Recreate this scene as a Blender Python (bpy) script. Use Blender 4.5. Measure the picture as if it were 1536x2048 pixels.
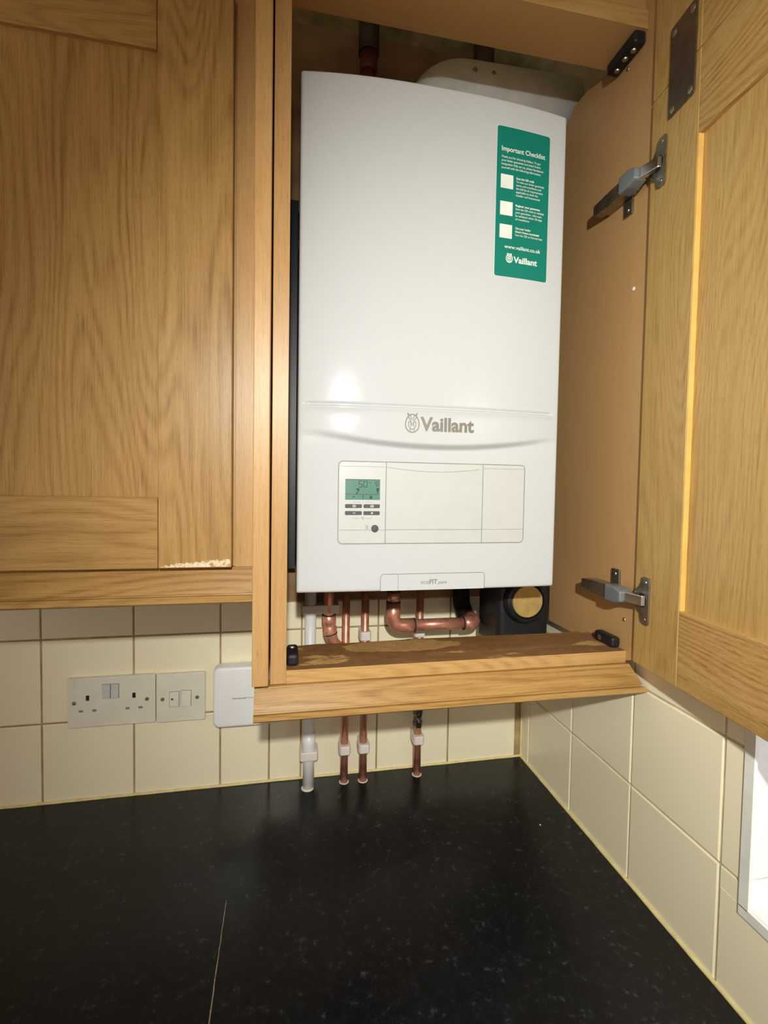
import bpy, bmesh, math, random
from mathutils import Vector, Matrix

random.seed(4)
for o in list(bpy.data.objects):
    bpy.data.objects.remove(o, do_unlink=True)
SC = bpy.context.scene
COL = SC.collection
Z0 = 0.9                      # the worktop's top face stands 0.9 m above the floor


def W(x, y, z):
    """millimetres (origin: worktop top / back wall) -> metres"""
    return Vector((x * .001, y * .001, z * .001 + Z0))


# ------------------------------------------------------------------ camera
cam_d = bpy.data.cameras.new('camera')
cam = bpy.data.objects.new('camera', cam_d)
COL.objects.link(cam)
cam_d.sensor_fit = 'HORIZONTAL'
cam_d.sensor_width = 36.0
cam_d.lens = 977.875 / 1536 * 36.0
cam_d.shift_y = (1003.95 - 1024) / 1536
cam_d.clip_start = .01
CAM_PITCH, CAM_ROLL, CAM_YAW = -0.0393075, -0.0164069, -0.1982426
Mr = Matrix.Rotation(CAM_YAW, 3, 'Z') @ Matrix.Rotation(CAM_PITCH, 3, 'X') @ Matrix.Rotation(CAM_ROLL, 3, 'Y')
right, fwd, up = Mr.col[0], Mr.col[1], Mr.col[2]
R3 = Matrix((right, up, -fwd)).transposed()
cam.matrix_world = Matrix.Translation(W(423.23, -956.2, 585.32)) @ R3.to_4x4()
SC.camera = cam

# ------------------------------------------------------------------ light
world = bpy.data.worlds.new('room_light')
SC.world = world
world.use_nodes = True
bg = world.node_tree.nodes['Background']
bg.inputs[0].default_value = (1.0, .80, .66, 1)
bg.inputs[1].default_value = .55

ld = bpy.data.lights.new('hand_torch', 'SPOT')
ld.energy = 52
ld.color = (.99, 1.0, .93)
ld.shadow_soft_size = .016
ld.spot_size = math.radians(92)
ld.spot_blend = 1.0
torch = bpy.data.objects.new('hand_torch', ld)
COL.objects.link(torch)
torch.location = W(415, -1309, 856)
torch.rotation_euler = (W(880, -200, 440) - torch.location).to_track_quat('-Z', 'Y').to_euler()

wl = bpy.data.lights.new('window_daylight', 'AREA')
wl.shape = 'RECTANGLE'
wl.size, wl.size_y = .8, .9
wl.energy = 6.0
wl.color = (.85, .9, 1.0)
wlo = bpy.data.objects.new('window_daylight', wl)
COL.objects.link(wlo)
wlo.location = W(1250, -950, 600)
wlo.rotation_euler = (0, math.radians(90), 0)

SC.view_settings.view_transform = 'Standard'
SC.view_settings.look = 'None'
SC.view_settings.gamma = 1
SC.view_settings.use_curve_mapping = False
SC.view_settings.exposure = 0.16


# ------------------------------------------------------------------ materials
def lin(c):
    return tuple((v / 255 / 12.92 if v / 255 <= .04045 else ((v / 255 + .055) / 1.055) ** 2.4) for v in c) + (1,)


def newmat(name):
    m = bpy.data.materials.new(name)
    m.use_nodes = True
    nt = m.node_tree
    return m, nt, nt.nodes['Principled BSDF']


def N(nt, t, **kw):
    n = nt.nodes.new(t)
    for k, v in kw.items():
        setattr(n, k, v)
    return n


def noise(nt, vec, scale, detail=3, rough=.5, dist=0):
    n = N(nt, 'ShaderNodeTexNoise')
    n.inputs['Scale'].default_value = scale
    n.inputs['Detail'].default_value = detail
    n.inputs['Roughness'].default_value = rough
    n.inputs['Distortion'].default_value = dist
    nt.links.new(vec, n.inputs['Vector'])
    return n.outputs['Fac']


def ramp(nt, fac, stops):
    r = N(nt, 'ShaderNodeValToRGB')
    e = r.color_ramp.elements
    e[0].position, e[0].color = stops[0]
    e[1].position, e[1].color = stops[-1]
    for p, c in stops[1:-1]:
        q = e.new(p)
        q.color = c
    nt.links.new(fac, r.inputs[0])
    return r.outputs[0]


def mixc(nt, fac, a, b, mode='MIX'):
    m = N(nt, 'ShaderNodeMix', data_type='RGBA', blend_type=mode)
    for s, v in ((m.inputs[0], fac), (m.inputs[6], a), (m.inputs[7], b)):
        if hasattr(v, 'links'):
            nt.links.new(v, s)
        else:
            s.default_value = v
    return m.outputs[2]


def math_(nt, op, a, b=None):
    m = N(nt, 'ShaderNodeMath', operation=op)
    for s, v in ((m.inputs[0], a), (m.inputs[1], b)):
        if v is None:
            continue
        if hasattr(v, 'links'):
            nt.links.new(v, s)
        else:
            s.default_value = v
    return m.outputs[0]


def bump(nt, bs, h, strength, dist=.001):
    b = N(nt, 'ShaderNodeBump')
    b.inputs['Strength'].default_value = strength
    b.inputs['Distance'].default_value = dist
    nt.links.new(h, b.inputs['Height'])
    nt.links.new(b.outputs[0], bs.inputs['Normal'])


def plain(name, rgb, rough=.5, metal=0, spec=.5, nscale=0, namt=.1, bmp=0):
    m, nt, bs = newmat(name)
    bs.inputs['Roughness'].default_value = rough
    bs.inputs['Metallic'].default_value = metal
    bs.inputs['Specular IOR Level'].default_value = spec
    c = lin(rgb)
    tc = N(nt, 'ShaderNodeTexCoord').outputs['Object']
    f = noise(nt, tc, nscale or 30, 3)
    lo = tuple(v * (1 - namt) for v in c[:3]) + (1,)
    hi = tuple(min(1, v * (1 + namt)) for v in c[:3]) + (1,)
    nt.links.new(ramp(nt, f, [(.3, lo), (.7, hi)]), bs.inputs['Base Color'])
    if bmp:
        bump(nt, bs, f, bmp)
    return m


def oak(name, axis, light, dark, seed=0, contour=1.0, rough=.36, fine=1.0):
    """oak veneer; axis = grain direction"""
    m, nt, bs = newmat(name)
    tc = N(nt, 'ShaderNodeTexCoord').outputs['Object']
    sep = N(nt, 'ShaderNodeSeparateXYZ')
    nt.links.new(tc, sep.inputs[0])
    X, Y, Z = sep.outputs
    g, a, b = {'X': (X, Y, Z), 'Y': (Y, X, Z), 'Z': (Z, X, Y)}[axis]

    def vec(sa, sb, sg):
        c = N(nt, 'ShaderNodeCombineXYZ')
        for i, (s, k) in enumerate(((a, sa), (b, sb), (g, sg))):
            nt.links.new(math_(nt, 'ADD', math_(nt, 'MULTIPLY', s, k), seed * 3.17 + i), c.inputs[i])
        return c.outputs[0]
    low = noise(nt, vec(5.5, 5.5, .9), 1, 2.5, .42)
    rings = math_(nt, 'SINE', math_(nt, 'MULTIPLY', low, 300.0))
    wig = noise(nt, vec(140, 140, 5), 1, 2)
    rings = math_(nt, 'ADD', math_(nt, 'MULTIPLY', rings, .5), .5)
    rings = math_(nt, 'MULTIPLY', math_(nt, 'POWER', rings, 1.6), wig)
    streak = noise(nt, vec(420, 420, 9), 1, 3, .65)
    pores = noise(nt, vec(1100, 1100, 45), 1, 2, .6)
    broad = noise(nt, vec(14, 14, 1.6), 1, 2)
    f = math_(nt, 'MULTIPLY', rings, .42 * contour)
    f = math_(nt, 'ADD', f, math_(nt, 'MULTIPLY', streak, .75 * fine))
    f = math_(nt, 'ADD', f, math_(nt, 'MULTIPLY', broad, .5))
    base = ramp(nt, f, [(.40, lin(light)), (.80, lin([(p + q) / 2 for p, q in zip(light, dark)])), (1.2, lin(dark))])
    pm = ramp(nt, pores, [(.33, (.62, .55, .45, 1)), (.43, (1, 1, 1, 1))])
    nt.links.new(mixc(nt, .6 * fine, base, pm, 'MULTIPLY'), bs.inputs['Base Color'])
    bs.inputs['Roughness'].default_value = rough
    bs.inputs['Specular IOR Level'].default_value = .38
    bump(nt, bs, math_(nt, 'ADD', pores, streak), .12, .0006)
    return m


OL, OD = (186, 148, 90), (142, 104, 54)
oakV = oak('oak_vertical', 'Z', OL, OD, 1)
oakH = oak('oak_horizontal', 'X', OL, OD, 2)
oakDV = oak('oak_door_vertical', 'Z', (200, 165, 102), (158, 122, 66), 5, .7)
oakDH = oak('oak_door_horizontal', 'Y', (204, 166, 106), (158, 118, 64), 6, 1.1)
oakFV = oak('oak_frame_vertical', 'Z', (194, 154, 100), (158, 116, 68), 8, .3, .38, .8)
oakFH = oak('oak_frame_horizontal', 'X', (200, 162, 104), (160, 120, 68), 9, .9, .34, .8)
beechV = oak('foil_vertical', 'Z', (186, 146, 98), (162, 120, 76), 11, .35, .42, .35)
beechH = oak('foil_horizontal', 'X', (194, 152, 98), (166, 122, 72), 12, .4, .42, .35)
edgeM = plain('oak_edge', (216, 172, 92), .4)
darkgap = plain('dark_gap', (40, 28, 18), .8)

white = plain('boiler_enamel', (197, 201, 204), .11, 0, .28, 60, .008)
whitePl = plain('white_plastic', (196, 199, 198), .34, 0, .5, 60, .02)
whitePipe = plain('white_pipe', (226, 225, 224), .35, 0, .5, 40, .03)
clipM = plain('clip_plastic', (228, 220, 212), .45)
plateM = plain('socket_plastic', (224, 220, 204), .38, 0, .5, 40, .04)
boxM = plain('box_plastic', (240, 240, 240), .4, 0, .5, 20, .02)
lineM = plain('seam_grey', (128, 128, 124), .6)
logoM = plain('logo_grey', (132, 128, 118), .5)
darkKey = plain('key_grey', (70, 72, 76), .5)
blackM = plain('black_plastic', (22, 23, 27), .45, 0, .5, 20, .2)
blackRough = plain('black_foam', (16, 14, 14), .8, 0, .3, 40, .4)
lcdM = plain('lcd_green', (82, 130, 116), .3, 0, .5, 40, .08)
lcdInk = plain('lcd_ink', (16, 36, 34), .5)
teal = plain('sticker_teal', (0, 124, 108), .4, 0, .5, 30, .03)
paper = plain('print_white', (232, 238, 232), .5)
brass = plain('brass_disc', (204, 174, 108), .42, .4, .5, 60, .15, .2)
steel = plain('nickel_steel', (150, 142, 128), .3, .9, .5, 60, .25, .2)
chrome = plain('bright_chrome', (205, 205, 205), .16, 1, .5, 60, .1)
greyPl = plain('grey_hinge_cap', (120, 126, 130), .35, .3)
plateMet = plain('brown_steel', (112, 98, 86), .38, .75, .5, 50, .15)
screwM = plain('screw_metal', (170, 160, 140), .35, .9)
flueM = plain('flue_white', (214, 214, 208), .4)
caulkM = plain('cream_sealant', (222, 208, 150), .5, 0, .5, 60, .12)
plaster = plain('bare_plaster', (146, 116, 84), .9, 0, .3, 14, .28, .4)
ceilM = plain('rough_ceiling', (204, 196, 146), .9, 0, .3, 22, .4, 1.0)
roomWall = plain('painted_wall', (190, 180, 160), .8)
floorM = plain('floor_vinyl', (120, 100, 80), .6)
reveal = plain('reveal_white', (236, 234, 232), .35)
trimM = plain('tile_trim_white', (226, 228, 220), .35)


def copper_mat():
    m, nt, bs = newmat('copper')
    tc = N(nt, 'ShaderNodeTexCoord').outputs['Object']
    f = noise(nt, tc, 45, 4, .6)
    nt.links.new(ramp(nt, f, [(.3, lin((184, 112, 88))), (.55, lin((226, 160, 134))), (.75, lin((200, 132, 106)))]), bs.inputs['Base Color'])
    bs.inputs['Metallic'].default_value = .6
    nt.links.new(ramp(nt, f, [(.3, (.42,) * 3 + (1,)), (.7, (.27,) * 3 + (1,))]), bs.inputs['Roughness'])
    return m


copper = copper_mat()
copperDark = plain('old_copper', (120, 62, 50), .5, .5, .5, 40, .3)
solder = plain('solder_ring', (52, 34, 30), .6, .2)
collarM = plain('old_collar', (74, 62, 52), .6, .2, .5, 40, .3)


def tile_mat():
    m, nt, bs = newmat('cream_tile')
    tc = N(nt, 'ShaderNodeTexCoord').outputs['Object']
    f = noise(nt, tc, 4, 3)
    nt.links.new(ramp(nt, f, [(.3, lin((240, 231, 200))), (.7, lin((245, 237, 207)))]), bs.inputs['Base Color'])
    bs.inputs['Roughness'].default_value = .27
    bump(nt, bs, noise(nt, tc, 12, 2), .05, .002)
    return m


tileM = tile_mat()
groutR = plain('pale_grout', (206, 194, 158), .85, 0, .3, 25, .2)
groutM = plain('tile_grout', (164, 142, 104), .9, 0, .3, 25, .3)


def worktop_mat():
    m, nt, bs = newmat('black_laminate')
    tc = N(nt, 'ShaderNodeTexCoord').outputs['Object']
    f1 = noise(nt, tc, 90, 5, .7)
    f2 = noise(nt, tc, 420, 3, .7)
    f3 = noise(nt, tc, 7, 3)
    c = ramp(nt, f1, [(.42, lin((20, 21, 23))), (.60, lin((27, 28, 30))), (.74, lin((68, 71, 75)))])
    c2 = ramp(nt, f2, [(.62, (0, 0, 0, 1)), (.74, (.02, .02, .021, 1))])
    c = mixc(nt, 1.0, c, c2, 'ADD')
    nt.links.new(c, bs.inputs['Base Color'])
    nt.links.new(ramp(nt, f3, [(.35, (.22,) * 3 + (1,)), (.65, (.34,) * 3 + (1,))]), bs.inputs['Roughness'])
    bs.inputs['Specular IOR Level'].default_value = .28
    bump(nt, bs, f2, .12, .0005)
    return m


workM = worktop_mat()


def scuffed_board():
    m, nt, bs = newmat('stained_board')
    tc = N(nt, 'ShaderNodeTexCoord').outputs['Object']
    mp = N(nt, 'ShaderNodeMapping')
    mp.inputs['Scale'].default_value = (5, 14, 6)
    nt.links.new(tc, mp.inputs[0])
    f = noise(nt, mp.outputs[0], 1.3, 5, .62, .6)
    sp = N(nt, 'ShaderNodeSeparateXYZ')
    nt.links.new(tc, sp.inputs[0])
    ex = math_(nt, 'DIVIDE', math_(nt, 'ADD', sp.outputs[0], .062), .088)
    ey = math_(nt, 'DIVIDE', math_(nt, 'ADD', sp.outputs[1], .100), .024)
    ee = math_(nt, 'ADD', math_(nt, 'MULTIPLY', ex, ex), math_(nt, 'MULTIPLY', ey, ey))
    ee = math_(nt, 'ADD', ee, math_(nt, 'MULTIPLY', math_(nt, 'SUBTRACT', noise(nt, tc, 40, 3, .6), .5), 1.6))
    worn = math_(nt, 'LESS_THAN', ee, 1.0)
    g = noise(nt, tc, 60, 4, .6)
    a = ramp(nt, f, [(.5, lin((134, 96, 58))), (.595, lin((146, 106, 66))), (.61, lin((196, 156, 100)))])
    a = mixc(nt, worn, a, lin((184, 144, 92)))
    b = ramp(nt, g, [(.35, (.75, .7, .65, 1)), (.6, (1, 1, 1, 1))])
    nt.links.new(mixc(nt, .8, a, b, 'MULTIPLY'), bs.inputs['Base Color'])
    bs.inputs['Roughness'].default_value = .6
    return m


boardTop = scuffed_board()


# ------------------------------------------------------------------ geometry helpers (all in mm, world frame)
class MB:
    def __init__(s):
        s.bm = bmesh.new()

    def _merge(s, t, mi):
        for f in t.faces:
            f.material_index = mi
        me = bpy.data.meshes.new('tmp')
        t.to_mesh(me)
        t.free()
        s.bm.from_mesh(me)
        bpy.data.meshes.remove(me)

    def box(s, x0, x1, y0, y1, z0, z1, bev=.6, mi=0, M=None, seg=2):
        t = bmesh.new()
        bmesh.ops.create_cube(t, size=1)
        for v in t.verts:
            v.co = Vector(((x0 + x1) / 2 + v.co.x * (x1 - x0), (y0 + y1) / 2 + v.co.y * (y1 - y0), (z0 + z1) / 2 + v.co.z * (z1 - z0)))
        if bev:
            bmesh.ops.bevel(t, geom=t.edges[:], offset=bev, segments=seg, affect='EDGES', profile=.5)
        if M:
            t.transform(M)
        s._merge(t, mi)
        return s

    def prism(s, pts, axis, a0, a1, mi=0, bev=0, M=None, seg=2):
        """polygon pts (two coordinates) extruded along axis from a0 to a1"""
        t = bmesh.new()
        mk = {'X': lambda p, a: (a, p[0], p[1]), 'Y': lambda p, a: (p[0], a, p[1]), 'Z': lambda p, a: (p[0], p[1], a)}[axis]
        v0 = [t.verts.new(mk(p, a0)) for p in pts]
        v1 = [t.verts.new(mk(p, a1)) for p in pts]
        t.faces.new(v0)
        t.faces.new(v1[::-1])
        n = len(pts)
        for i in range(n):
            t.faces.new((v0[i], v1[i], v1[(i + 1) % n], v0[(i + 1) % n]))
        bmesh.ops.recalc_face_normals(t, faces=t.faces[:])
        if bev:
            bmesh.ops.bevel(t, geom=t.edges[:], offset=bev, segments=seg, affect='EDGES', profile=.5)
        if M:
            t.transform(M)
        s._merge(t, mi)
        return s

    def tube(s, path, r, n=24, mi=0, cap=True):
        """tube along path; r a number or a list"""
        t = bmesh.new()
        P = [Vector(p) for p in path]
        rs = r if isinstance(r, (list, tuple)) else [r] * len(P)
        rings = []
        ref = None
        for i, p in enumerate(P):
            d = (P[min(i + 1, len(P) - 1)] - P[max(i - 1, 0)])
            if d.length < 1e-6:
                d = P[i] - P[i - 1]
            d.normalize()
            if ref is None:
                ref = Vector((1, 0, 0)) if abs(d.x) < .9 else Vector((0, 0, 1))
            u = (ref - d * ref.dot(d)).normalized()
            ref = u
            w = d.cross(u)
            rings.append([t.verts.new(p + (u * math.cos(k * 2 * math.pi / n) + w * math.sin(k * 2 * math.pi / n)) * rs[i]) for k in range(n)])
        for i in range(len(P) - 1):
            for k in range(n):
                f = t.faces.new((rings[i][k], rings[i][(k + 1) % n], rings[i + 1][(k + 1) % n], rings[i + 1][k]))
                f.smooth = True
        if cap:
            t.faces.new(rings[0][::-1])
            t.faces.new(rings[-1])
        bmesh.ops.recalc_face_normals(t, faces=t.faces[:])
        s._merge(t, mi)
        return s

    def lathe(s, prof, centre, axis='Z', n=32, mi=0):
        """prof: list of (radius, height) along axis"""
        t = bmesh.new()
        c = Vector(centre)
        ax = {'X': (Vector((0, 1, 0)), Vector((0, 0, 1)), Vector((1, 0, 0))), 'Y': (Vector((1, 0, 0)), Vector((0, 0, 1)), Vector((0, 1, 0))),
              'Z': (Vector((1, 0, 0)), Vector((0, 1, 0)), Vector((0, 0, 1)))}[axis]
        rings = []
        for r, h in prof:
            rings.append([t.verts.new(c + ax[2] * h + (ax[0] * math.cos(k * 2 * math.pi / n) + ax[1] * math.sin(k * 2 * math.pi / n)) * max(r, .01)) for k in range(n)])
        for i in range(len(prof) - 1):
            for k in range(n):
                f = t.faces.new((rings[i][k], rings[i][(k + 1) % n], rings[i + 1][(k + 1) % n], rings[i + 1][k]))
        t.faces.new(rings[0][::-1])
        t.faces.new(rings[-1])
        bmesh.ops.recalc_face_normals(t, faces=t.faces[:])
        s._merge(t, mi)
        return s

    def poly(s, pts3, mi=0):
        vs = [s.bm.verts.new(p) for p in pts3]
        f = s.bm.faces.new(vs)
        f.material_index = mi
        return s

    def build(s, name, mats, parent=None, smooth=False):
        """link as ONE object; vertices become metres relative to the thing's base"""
        base = Vector((0, 0, 0))
        p = parent
        while p is not None:
            base = base + p.location
            p = p.parent
        for v in s.bm.verts:
            v.co = W(*v.co) - base
        me = bpy.data.meshes.new(name)
        s.bm.to_mesh(me)
        s.bm.free()
        for m in (mats if isinstance(mats, (list, tuple)) else [mats]):
            me.materials.append(m)
        if smooth:
            me.polygons.foreach_set('use_smooth', [True] * len(me.polygons))
            try:
                me.set_sharp_from_angle(angle=math.radians(40))
            except Exception:
                pass
        o = bpy.data.objects.new(name, me)
        COL.objects.link(o)
        if parent is not None:
            o.parent = parent
        return o


def tag(o, label=None, cat=None, group=None, kind=None):
    for k, v in (('label', label), ('category', cat), ('group', group), ('kind', kind)):
        if v:
            o[k] = v
    return o


def thing(name, label, cat, base, group=None):
    o = bpy.data.objects.new(name, None)
    o.empty_display_size = .02
    COL.objects.link(o)
    o.location = W(*base)
    return tag(o, label, cat, group)


def rebase(o, base):
    """give a top-level one-mesh thing its origin at its base"""
    b = W(*base)
    for v in o.data.vertices:
        v.co -= b
    o.location = b
    return o


def copy_tree(o, parent=None):
    c = o.copy()
    COL.objects.link(c)
    c.parent = parent
    for ch in list(o.children):
        copy_tree(ch, c)
    return c


def arc(cx, cy, r, a0, a1, n=8):
    return [(cx + r * math.cos(math.radians(a0 + (a1 - a0) * i / n)), cy + r * math.sin(math.radians(a0 + (a1 - a0) * i / n))) for i in range(n + 1)]


def rrect(x0, x1, z0, z1, r, n=6):
    return arc(x1 - r, z1 - r, r, 0, 90, n) + arc(x0 + r, z1 - r, r, 90, 180, n) + arc(x0 + r, z0 + r, r, 180, 270, n) + arc(x1 - r, z0 + r, r, 270, 360, n)


def bend(path, rad, n=6):
    """round the corners of a polyline"""
    P = [Vector(p) for p in path]
    out = [P[0]]
    for i in range(1, len(P) - 1):
        a = (P[i - 1] - P[i]).normalized()
        b = (P[i + 1] - P[i]).normalized()
        s, e = P[i] + a * rad, P[i] + b * rad
        for k in range(n + 1):
            t = k / n
            out.append(s * (1 - t) ** 2 + P[i] * 2 * t * (1 - t) + e * t * t)
    out.append(P[-1])
    return out


def text_into(mb, body, x, z, width, yfun, size=None, bold=0., mi=0, height=None, shear=0., align='L'):
    """flat lettering on a surface facing -Y. (x, z) left end of the base line, width in mm"""
    cu = bpy.data.curves.new('t', 'FONT')
    cu.body = body
    cu.size = 1
    cu.offset = bold
    cu.shear = shear
    cu.resolution_u = 4
    ob = bpy.data.objects.new('t', cu)
    COL.objects.link(ob)
    bpy.context.view_layer.update()
    me = ob.to_mesh()
    xs = [v.co.x for v in me.vertices]
    ys = [v.co.y for v in me.vertices]
    w = max(xs) - min(xs)
    k = (width / w) if width else size
    kz = (height / (max(ys) - min(ys))) if height else k
    if size and width:
        kz = size
    x00 = min(xs)
    vs = []
    for v in me.vertices:
        px, pz = x + (v.co.x - x00) * k, z + v.co.y * kz
        vs.append(mb.bm.verts.new((px, yfun(px, pz), pz)))
    for p in me.polygons:
        try:
            f = mb.bm.faces.new([vs[i] for i in p.vertices])
            f.material_index = mi
        except ValueError:
            pass
    ob.to_mesh_clear()
    COL.objects.unlink(ob)
    bpy.data.objects.remove(ob)
    bpy.data.curves.remove(cu)


# ------------------------------------------------------------------ the setting
def tiles(mb, plane, cells, allowed, g=1.4, thick=1.6):
    """cells: (a0,a1,b0,b1); each clipped to the allowed rectangles; bevelled tile slabs"""
    for a0, a1, b0, b1 in cells:
        for A0, A1, B0, B1 in allowed:
            c0, c1, d0, d1 = max(a0, A0), min(a1, A1), max(b0, B0), min(b1, B1)
            if c1 - c0 < 3 or d1 - d0 < 3:
                continue
            jit = random.uniform(-.25, .25)
            ins = 1.6
            lo = [(c0 + g, d0 + g), (c1 - g, d0 + g), (c1 - g, d1 - g), (c0 + g, d1 - g)]
            mid = [(c0 + g + .3, d0 + g + .3), (c1 - g - .3, d0 + g + .3), (c1 - g - .3, d1 - g - .3), (c0 + g + .3, d1 - g - .3)]
            hi = [(c0 + g + ins, d0 + g + ins), (c1 - g - ins, d0 + g + ins), (c1 - g - ins, d1 - g - ins), (c0 + g + ins, d1 - g - ins)]
            rings = []
            for pts, h in ((lo, thick + .2), (mid, thick * .45), (hi, 0 + jit)):
                rings.append([mb.bm.verts.new(plane(p[0], p[1], h)) for p in pts])
            for q in range(2):
                for i in range(4):
                    f = mb.bm.faces.new((rings[q][i], rings[q][(i + 1) % 4], rings[q + 1][(i + 1) % 4], rings[q + 1][i]))
                    f.material_index = 1
            mb.bm.faces.new(rings[2]).material_index = 1


T = 152.0
rows = [0, 145, 297, 449, 601, 753, 905, 1057, 1209]
mb = MB()
mb.box(-1500, 1100, 1.6, 120, -900, 1500, 0, 0)
xl = [-1064 + T * i for i in range(14)]
cells = [(xl[i], xl[i + 1], rows[j], rows[j + 1]) for i in range(len(xl) - 1) for j in range(4)]
tiles(mb, lambda a, b, h: (a, h, b), cells, [(-900, 395, 0, 470), (395, 926, 0, 352)])
wb = mb.build('wall_back', [plaster, tileM, groutM])
for p in wb.data.polygons:
    pass
tag(wb, kind='structure')
# thin bed of grout behind the tiles belongs to the wall
mb = MB()
mb.box(-900, 395, 1.2, 1.7, 0, 470, 0)
mb.box(395, 926, 1.2, 1.7, 0, 353, 0)
tag(mb.build('trim_1', groutM), kind='structure')

# right wall with the window opening
WY0, WY1, WZ0, WZ1 = -518, -1330, 122, 1020
mb = MB()
X0 = 927.6
mb.box(X0, 1060, WY0 + 8, 120, -900, 1500, 0)
mb.box(X0, 1060, -2600, WY1 - 8, -900, 1500, 0)
mb.box(X0, 1060, WY1 - 8, WY0 + 8, -900, WZ0 - 8, 0)
mb.box(X0, 1060, WY1 - 8, WY0 + 8, WZ1 + 8, 1500, 0)
yl = [0] + [-32.6 - T * i for i in range(14)]
cells = [(yl[i + 1], yl[i], rows[j], rows[j + 1]) for i in range(len(yl) - 1) for j in range(8)]
tiles(mb, lambda a, b, h: (926 + h, a, b), cells, [(-488.6, 0, 0, 1150), (WY0, -488.6, 145, 1150), (WY1, -488.6, 0, WZ0), (-2000, WY1, 0, 1150)])
mb.box(926, 928, WY0, -490.4, WZ0 - 4, 143.4, .3, 1)
tag(mb.build('wall_right', [groutR, tileM]), kind='structure')

# window: reveal, sill, frame and pane
mb = MB()
mb.box(928.4, 1060, WY0, WY0 + 8, WZ0 + 26, WZ1, .3)            # jamb tiles facing the room
mb.box(928.4, 1060, WY0 - .6, WY0 + 8, WZ0, WZ0 + 24, .3)
mb.box(928.4, 1060, WY1, WY0, WZ0 - 8, WZ0, .3)                 # sill
mb.box(928.4, 1060, WY1 - 8, WY1, WZ0, WZ1, .3)
mb.box(928.4, 1060, WY1, WY0, WZ1, WZ1 + 8, .3)
win = mb.build('window_1', reveal)
tag(win, kind='structure')
mb = MB()
mb.box(1042, 1058, WY1, WY1 + 50, WZ0, WZ1, 2)
mb.box(1042, 1058, WY0 - 50, WY0, WZ0, WZ1, 2)
mb.box(1042, 1058, WY1 + 50, WY0 - 50, WZ0, WZ0 + 50, 2)
mb.box(1042, 1058, WY1 + 50, WY0 - 50, WZ1 - 50, WZ1, 2)
mb.build('window_frame', whitePl, win)
gm, nt, bs = newmat('window_glass')
bs.inputs['Transmission Weight'].default_value = 1
bs.inputs['Roughness'].default_value = .02
bs.inputs['IOR'].default_value = 1.01
mb = MB()
mb.box(1048, 1052, WY1 + 50, WY0 - 50, WZ0 + 50, WZ1 - 50, 0)
mb.build('window_pane', gm, win)
# plastic tile trim round the opening
mb = MB()
mb.box(923.5, 928, WY0 - 10, WY0 + 2, WZ0 - 2, WZ1, .5)
mb.box(923.5, 928, WY1, WY0 + 2, WZ0 - 12, WZ0, .5)
tag(mb.build('trim_2', trimM), kind='structure')

mb = MB()
mb.box(-1500, 1060, -2600, 120, 1436, 1500, 0)
tag(mb.build('ceiling', ceilM), kind='structure')
mb = MB()
mb.box(-1500, 1060, -2600, 120, -950, -900, 0)
tag(mb.build('floor', floorM), kind='structure')

# sealant beads where the worktop meets the tiles
mb = MB()
mb.tube([(-900 + i * 20, -1.2 + random.uniform(-.4, .4), 1) for i in range(92)] + [(924, -1.4, 1)], 2.9, 8, cap=False)
tag(mb.build('trim_3', caulkM), kind='structure')
mb = MB()
mb.tube([(924.6 + random.uniform(-.4, .4), -i * 20, 1) for i in range(47)], 2.9, 8, cap=False)
tag(mb.build('trim_4', caulkM), kind='structure')
mb = MB()
mb.tube([(924.8, -1.2, i * 20) for i in range(17)], 2.0, 8, cap=False)
tag(mb.build('trim_5', caulkM), kind='structure')

# ------------------------------------------------------------------ worktop
wt = thing('worktop', 'black speckled laminate kitchen worktop with a pale crack near the front left', 'worktop', (0, -300, -40))
mb = MB()
mb.box(-900, 925.6, -960, 1, -40, 0, 0)
mb.build('worktop_board', workM, wt)
mb = MB()
pts = []
for i in range(36):
    y = -268 - i * 9
    pts.append((346.5 + random.uniform(-.25, .25), y, .5 * min(1, i / 14)))
L = [(p[0] - (.35 + .35 * min(1, i / 15)), p[1], .12) for i, p in enumerate(pts)]
Rr = [(p[0] + (.35 + .35 * min(1, i / 15)), p[1], .12) for i, p in enumerate(pts)]
for i in range(35):
    mb.poly([L[i], L[i + 1], Rr[i + 1], Rr[i]])
crackM = plain('crack_edge', (150, 132, 112), .7, 0, .3, 160, .6)
mb.build('crack', crackM, wt)
fl = MB().lathe([(0.1, 0), (1.4, 0), (1.0, .8), (.1, 1)], (858, -206, 0), n=7).build('crumb', paper)
rebase(fl, (858, -206, 0))
tag(fl, 'tiny white crumb lying on the black worktop near the corner', 'crumb')

# ------------------------------------------------------------------ boiler cabinet
cab = thing('boiler_cabinet', 'tall oak wall cabinet standing open around the white boiler', 'cabinet', (655, -170, 331))
YF = -340
mb = MB()
mb.box(385, 404, -362, -4, 338, 1290, 1.0)
mb.build('end_panel', oakFV, cab)
mb = MB()
mb.box(406, 425.5, YF, -4, 331, 1290, .6)
mb.build('side_panel', oakFV, cab)
# right side panel, its top back corner sawn off round
mb = MB()
pr = [(-359, 341), (YF + 2, 333), (-128, 333), (-128, 1214), (-139, 1221), (-151, 1234), (-162, 1242), (-205, 1241), (-240, 1230), (-268, 1224), (-268, 1290), (-359, 1290)]
mb.prism(pr, 'X', 908, 925, bev=.5)
mb.build('side_panel', beechV, cab)
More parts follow.
